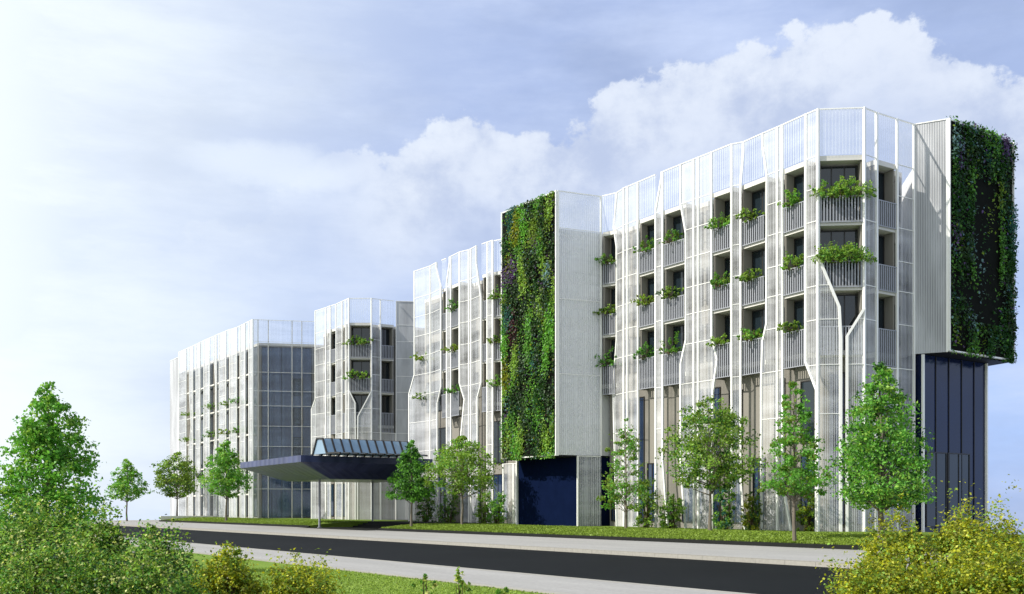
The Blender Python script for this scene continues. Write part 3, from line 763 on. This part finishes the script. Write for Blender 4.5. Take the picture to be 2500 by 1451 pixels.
for z, nm in ((16.23, 'top'), (12.93, 'middle')):
    p = g.P(g.sx(880 - (2 if z > 14 else 4)), z + 1.1, .05)
    bush('balcony_shrub', p, [(-.4, 0, .3, 1.0, .6, .42), (.6, 0, .3, .8, .5, .34), (-1.0, 0, .15, .5, .4, .25)], 1200, .15, ['o', 'c', 'b'],
         'wide shrub on the %s corner balcony above the navy canopy' % nm, 520 + int(z), 'shrub', 'balcony shrubs', 8, .6)
panel(EB, g, 852, [(853, 953), (867, 984), (868, 1100), (868, 1262)], 12.9, Z0, 'r', t=.06)
panel(EB, g, [(906, 955), (874, 1017), (873, 1100), (873, 1262)], 907, 12.8, Z0, 'l', t=.06)
panel(EB, es(907, 929), 907, 929)
bay(EB, es(929, 967), 930, 962, ec[2], depth=.9); panel(EB, es(929, 967), 930, 966, 8.9, Z0, 'r', t=.04)
panel(EB, es(967, 1013), 967, 1013, mat='ribbed', posts='l', t=.0, name='ribbed_panel', pw=.06)
for a, b in ((774, 792), (800, 816), (822, 846)):
    s0, s1 = sorted((ec[0].sx(a), ec[0].sx(b))); window(EB, ec[0], max(.1, s0), min(ec[0].len - .1, s1), .7, 4.0, .03, 1, 'bluegl')

behind(EB, ec, es(907, 929), 908, 928, low=None); behind(EB, ec, es(770, 795), 772, 794, low=None)
# ---- far wing
fl = [(437, 860), (466, 847), (497, 832), (526, 819), (554, 807), (581, 798), (617, 780)]
fq = {k: plan(k, y) for k, y in fl}; fe = plan(770, 785); f0 = plan(415, 871)
FW, fcz = building('office_wing', [fq[437], fe], 'far left white office wing with narrow dark slots and tall screens', 16, .9, [f0, fq[437], fq[617], fe], 'wall')
def fseg(x):
    ks = [k for k, _ in fl]
    for a, b in zip(ks, ks[1:]):
        if a <= x <= b: return Seg(fq[a], fq[b])
    return Seg(fq[ks[-2]], fq[ks[-1]])
panel(FW, Seg(f0, fq[437]), 415, 437, mat='ribbed', posts='r', name='ribbed_panel', rails=(), top=ZT - .6)
PW = [(437, 455), (463, 471), (479, 489), (498, 512), (522, 529), (536, 552), (561, 578), (587, 599), (608, 617)]
KINK = {463: [(463, 930), (463, 965), (467, 1040), (462, 1095), (460, 1262)], 522: [(524, 880), (527, 940), (527, 1060), (522, 1110), (522, 1262)]}
for a, b in PW:
    g = fseg((a + b) / 2)
    panel(FW, g, KINK.get(a, a), b, mat='screen_far', posts='lr', pw=.12)
SLOT = [(455, 463, 'first', 'rrr'), (471, 479, '', ''), (489, 498, '', ''), (512, 522, 'second', 'ssr'), (529, 536, '', ''), (552, 561, 'third', 'rrs'), (578, 587, 'fourth', 'ssr'), (599, 608, '', '')]
for x0, x1, nm, kinds in SLOT:
    g = fseg((x0 + x1) / 2); c = fcz[1]; a, b = sorted((c.near(g.P(g.sx(x0) - .3, 0)), c.near(g.P(g.sx(x1) + .3, 0))))
    window(FW, c, max(.05, a), min(c.len - .05, b), .6, 19.2, .03, 0)
    panel(FW, g, x0, x1, ZT, ZR - .9, '', (), 'parapet', (), name='parapet_screen')
    for z in (3.1, 6.33, 9.63, 12.93, 16.23):
        mb = MB(); s0, s1 = g.sx(x0), g.sx(x1); mb.plate(g, s0, s1, z - .15, z, -.75, -.05); mb.build('floor_slab', M['slab'], FW)
    if nm:
        for z, y, kd in zip((12.93, 9.63, 6.33), (0, 0, 0), kinds):
            balcony_plant(g, (x0 + x1) / 2, z, 'round' if kd == 'r' else 'spiky', '%s ledge, %s green slot of the far left wing' % ({12.93: 'upper', 9.63: 'middle', 6.33: 'lower'}[z], nm), 600 + x0 + int(z), 1.5, 'shrubs on the far wing ledges', .35)
gF = Seg(fq[617], fe)
for a, b in ((618, 630), (630, 655), (655, 713), (713, 737), (737, 770)):
    panel(FW, gF, a, b, mat='veil' if a >= 630 else 'screen', posts='lr', pw=.09, rails=(3.6, 5.6, 8.2, 10.4, 12.6, 14.2, 16.23, 19.53))
c = fcz[2]
window(FW, c, .3, c.len - .4, .5, 19.1, .03, 4, 'bluegl')
for z in (4.2, 7.4, 10.6, 13.8): window(FW, c, c.len * .60, c.len * .78, z, z + 1.9, .09, 0)

# ---- entrance canopy with its roof light
CN = empty('entrance_canopy', UN(76, 35, 0), 'navy faceted entrance canopy with a row of glazed roof lights', 'canopy')
cu0, cu1, cn0, cn1 = 69.0, 83.6, 30.0, 43.0
mb = MB()
T = [UN(cu0, cn0, 5.40), UN(cu1, cn0 + .9, 5.40), UN(cu1, cn1, 5.40), UN(cu0, cn1 - 2, 5.40)]
Fd = [p - Vector((0, 0, .48)) for p in T]
Bq = [UN(cu0 + 2.8, cn0 + 3.6, 3.8), UN(cu1 - 3.0, cn0 + 3.8, 3.8), UN(cu1 - 2.5, cn1 - .6, 3.8), UN(cu0 + 2.5, cn1 - 2.6, 3.8)]
mb.poly(T); mb.poly(list(reversed(Bq)))
for i in range(4):
    j = (i + 1) % 4; l = (T[j] - T[i]).length
    mb.poly([Fd[i], Fd[j], T[j], T[i]], [(0, 0), (l, 0), (l, .5), (0, .5)]); mb.poly([Bq[i], Bq[j], Fd[j], Fd[i]], [(.5, 0), (l - .5, 0), (l, 2), (0, 2)])
mb.build('roof', M['canopy'], CN)
for u_, n_ in ((75.9, 34.6), (79.5, 41.2)):
    mb = MB(); p = UN(u_, n_, 0); mb.tube(p + Vector((0, 0, -.05)), p + Vector((0, 0, 3.85)), .09, .09, 14); mb.tube(p + Vector((0, 0, .0)), p + Vector((0, 0, .06)), .18, .18, 14)
    mb.build('column', M['slat'], CN)
# roof light: frames of one profile set one behind another, glass between them
gK = Seg(UN(69, 31.0), UN(84, 31.0))
prof = [gK.hit(x, y) for x, y in ((758, 1113.5), (764, 1110), (774, 1071), (788, 1071), (798, 1107), (824, 1105), (831, 1117))]
prof = [(s, max(z, 5.40)) for s, z in prof]
RL = MB(); pitch = .69; nf = 11
for k in range(nf):
    fb = MB(); t_ = -pitch * k
    for (sa, za), (sb, zb2) in zip(prof, prof[1:]): fb.bar(gK.P(sa, za, t_), gK.P(sb, zb2, t_), .11, gK.n, .13)
    f_ = fb.build('skylight_frame', M['frame'], CN)
    if k < nf - 1:
        pb = MB()
        for (sa, za), (sb, zb2) in zip(prof[1:], prof[2:]):
            pb.poly([gK.P(sa, za, t_ - .05), gK.P(sb, zb2, t_ - .05), gK.P(sb, zb2, t_ - pitch + .05), gK.P(sa, za, t_ - pitch + .05)])
        if k == 0:
            pb.poly([gK.P(s, z, -.02) for s, z in prof[1:5]])
        pb.build('pane', M['pane'], f_)

# ---- steps up to the entrance
ST = empty('entrance_steps', UN(71, 39, 0), 'steps under the navy canopy, coloured black for its shade', 'steps')
for k in range(4):
    mb = MB(); g = Seg(UN(65.2, 38 + .45 * k), UN(76.8, 38 + .45 * k)); mb.plate(g, 0, g.len, .005, .11 * (k + 1), -.449 if k < 3 else -6, 0)
    mb.build('step', M['edging'], ST)  # shade under the canopy is put into the steps' black colour
g = Seg(UN(118.2, 33), UN(118.2, 45)); 
LW = MB(); LW.plate(Seg(UN(118.05, 34.3), UN(118.05, 45)), 0, 10.7, -.05, .62, -.15, .15)
tag(LW.build('low_wall', M['slab'], None, tuple(UN(118.05, 39))), 'low grey retaining wall ending the grass bank at far left', 'wall')

# ------------------------------------------------------------------ trees
def lawn_z(n): return float(np.interp(n, [34.3, 35.2, 36.4, 37.4, 40], [.12, .22, .34, .40, .41]))
def T_(x, np_, ytop, clear_y, x0, x1, shape, mats, label, seed, z=None, **k):
    p = street(x, np_); p.z = lawn_z(np_) if z is None else z; d = p.y
    h = EYE + (HY - ytop) / F * d - p.z; cl = EYE + (HY - clear_y) / F * d - p.z; wd = (x1 - x0) / F * d
    return tree('tree', p, h * .985, cl, wd * 1.0, shape, mats, label, seed, **k)
T_(118, 5.3, 922, 1330, -8, 250, 'cone', ['a', 'b', 'c', 'a'], 'large bright green tree rising behind the bushes at far left', 31, z=0, n=20000, leaf=.12, clumps=260)
T_(310, 32.0, 1115, 1220, 268, 356, 'cone', ['a', 'b', 'c'], 'small pale tree standing alone against the sky at the road end', 32, z=0, n=5000, leaf=.30, clumps=110)
T_(432, 37.3, 1102, 1212, 372, 494, 'round', ['o', 'o', 'c', 'd'], 'round olive tree at the left end of the grass bank', 33, n=8000, leaf=.27, clumps=120, fork=True)
T_(552, 35.3, 1070, 1212, 502, 610, 'cone', ['a', 'a', 'b', 'c'], 'pointed bright tree just left of the navy canopy', 34, n=9500, leaf=.24, clumps=140)
T_(1004, 35.6, 1072, 1222, 953, 1062, 'cone', ['b', 'a', 'd'], 'dense dark green tree at the right end of the navy canopy', 35, n=10500, leaf=.19, clumps=150)
T_(1128, 37.6, 1063, 1208, 1050, 1208, 'round', ['o', 'c', 'c', 'o', 'b'], 'round forked tree left of the black recess below the green tower', 36, n=10500, leaf=.19, clumps=160, fork=True)
T_(1528, 38.8, 1013, 1245, 1458, 1605, 'open', ['o', 'b', 'o', 'a'], 'thin airy young tree in front of the first bay right of the tower', 37, n=6500, leaf=.16, clumps=120, csz=.12, trunk=.075)
T_(1733, 38.8, 958, 1195, 1612, 1855, 'round', ['o', 'o', 'c', 'b', 'd'], 'broad round tree in front of the right wing', 38, n=14000, leaf=.165, clumps=210, fork=True, csz=.12)
T_(1940, 34.75, 922, 1210, 1862, 2040, 'open', ['a', 'b', 'o', 'a'], 'tall open tree standing at the black edging of the bank', 39, n=9500, leaf=.15, clumps=150, csz=.12, trunk=.075)
T_(2152, 35.0, 880, 1240, 2036, 2300, 'cone', ['a', 'b', 'c', 'a', 'd'], 'dense bright pointed tree by the right corner of the building', 40, n=20000, leaf=.155, clumps=260, trunk=.12)

# shrubs against the ground floor
GS = [(1578, 42.2, 1180, 45, ['o', 'c', 'd'], 'dark leafy shrub between the screens left of the broad round tree'), (1638, 42.0, 1205, 48, ['b', 'o', 'c'], 'arching shrub at the base of the screen behind the broad round tree'),
      (1768, 42.4, 1180, 46, ['b', 't', 'c'], 'tall shrub just right of the trunk of the broad round tree'), (1836, 42.6, 1200, 46, ['o', 'y2', 'd'], 'yellowish shrub left of the tall open tree'),
      (1972, 43.2, 1205, 50, ['o', 'c', 'y2'], 'pale shrub right of the tall open tree trunk'), (1040, 42.6, 1205, 40, ['b', 'd', 'o'], 'dark shrub right of the dense dark green tree trunk'),
      (1096, 42.6, 1200, 46, ['o', 'b', 'd'], 'dark shrub left of the forked tree trunk'), (1182, 42.6, 1195, 36, ['c', 'b', 'o'], 'pale shrub right of the forked tree trunk'), (1214, 42.8, 1205, 34, ['b', 'a', 'c'], 'bright shrub left of the white posts beside the black recess')]
for i, (x, n, yt, wpx, mats, lab) in enumerate(GS):
    p = street(x, n, .42); h = EYE + (HY - yt) / F * p.y - p.z; wd = wpx / F * p.y / 2
    bush('ground_shrub', p, [(0, 0, h * .45, wd, wd, h * .52), (-.3 * wd, 0, h * .3, wd * .8, wd * .8, h * .32), (.35 * wd, -.1, h * .62, wd * .6, wd * .6, h * .33)], 2000, .13, mats, lab, 700 + i, 'shrub', 'shrubs along the ground floor', 10, .5)

# foreground bushes
def FB(x, d, ytop, wpx, mats, label, seed, n=9000, leaf=.055, wild=.6, parts=4, name='bush', depth=.8, stems=44):
    p = Vector(((x - HX) / F * d, d, 0)); h = EYE + (HY - ytop) / F * d; wd = wpx / F * d / 2; R = random.Random(seed)
    lumps = [(0, 0, h * .42, wd * .8, wd * depth * .8, h * .52)]
    for k in range(parts):
        a = -1 + 2 * (k + .5) / parts + R.uniform(-.1, .1)
        hh = h * (.72 + .3 * R.random()) * (1 - .25 * abs(a)); lumps.append((a * wd * .72, R.uniform(-.4, .3) * wd * depth, hh * .55, wd * .42, wd * .45 * depth, hh * .47))
    return bush(name, p, lumps, n, leaf, mats, label, seed, 'bush', None, stems, wild)
G4 = ['o', 'd', 'w', 'o', 'b', 'c', 'o', 'k', 'b', 'c']
FB(90, 13.5, 1228, 330, G4, 'tall speckled green bush below the large tree at far left', 801, 30000, 0.044, .35)
FB(235, 12.8, 1240, 190, G4, 'speckled green bush peaking right of the large tree', 802, 19000, 0.042, .35)
FB(120, 11.0, 1318, 330, G4, 'low speckled bush in the bottom left corner', 806, 30000, 0.036, .35)
FB(400, 12.5, 1278, 190, G4, 'speckled green bush reaching up in front of the road', 803, 20000, 0.040, .35)
FB(330, 11.0, 1330, 360, G4, 'wide low speckled bush left of the golden bush', 804, 32000, 0.036, .35)
YL = ['y', 'y4', 'y2', 'y', 'o', 'y3', 'y2', 'y', 'c', 'o']
FB(560, 12.0, 1345, 170, YL, 'golden bush just right of the speckled green bushes', 811, 19000, 0.037, .5)
FB(735, 12.0, 1362, 210, YL, 'golden bush nearest the verge at left', 812, 19000, 0.037, .5)
FB(2195, 13.0, 1262, 190, YL, 'airy yellow bush peaking below the dense pointed tree', 821, 20000, 0.042, .5)
FB(2390, 13.0, 1232, 250, YL, 'tallest yellow bush in front of the navy glazed base', 822, 30000, 0.041, .5)
FB(2165, 11.0, 1365, 310, YL, 'low yellow bush spreading over the road at right', 823, 32000, 0.036, .5)
FB(2410, 11.0, 1325, 330, YL, 'low yellow bush in the bottom right corner', 824, 34000, 0.036, .5)
for x, yt, wp, seed, lab in ((1048, 1392, 44, 831, 'slender leafy plant poking up at the bottom edge, left of two'), (1130, 1386, 40, 832, 'slender leafy plant poking up at the bottom edge beside the pavement'), (1232, 1430, 40, 833, 'short sprig showing at the bottom edge right of the slender plants')):
    d = 12.; p = Vector(((x - HX) / F * d, d, 0)); h = EYE + (HY - yt) / F * d
    bush('young_plant', p, [(0, 0, h * .55, .09, .09, h * .45), (.05, 0, h * .35, .14, .12, h * .35), (-.06, 0, h * .72, .07, .07, h * .22)], 650, .055, ['b', 'w', 'c', 'o'], lab, seed, 'plant', 'young plants on the verge', 7, .8)
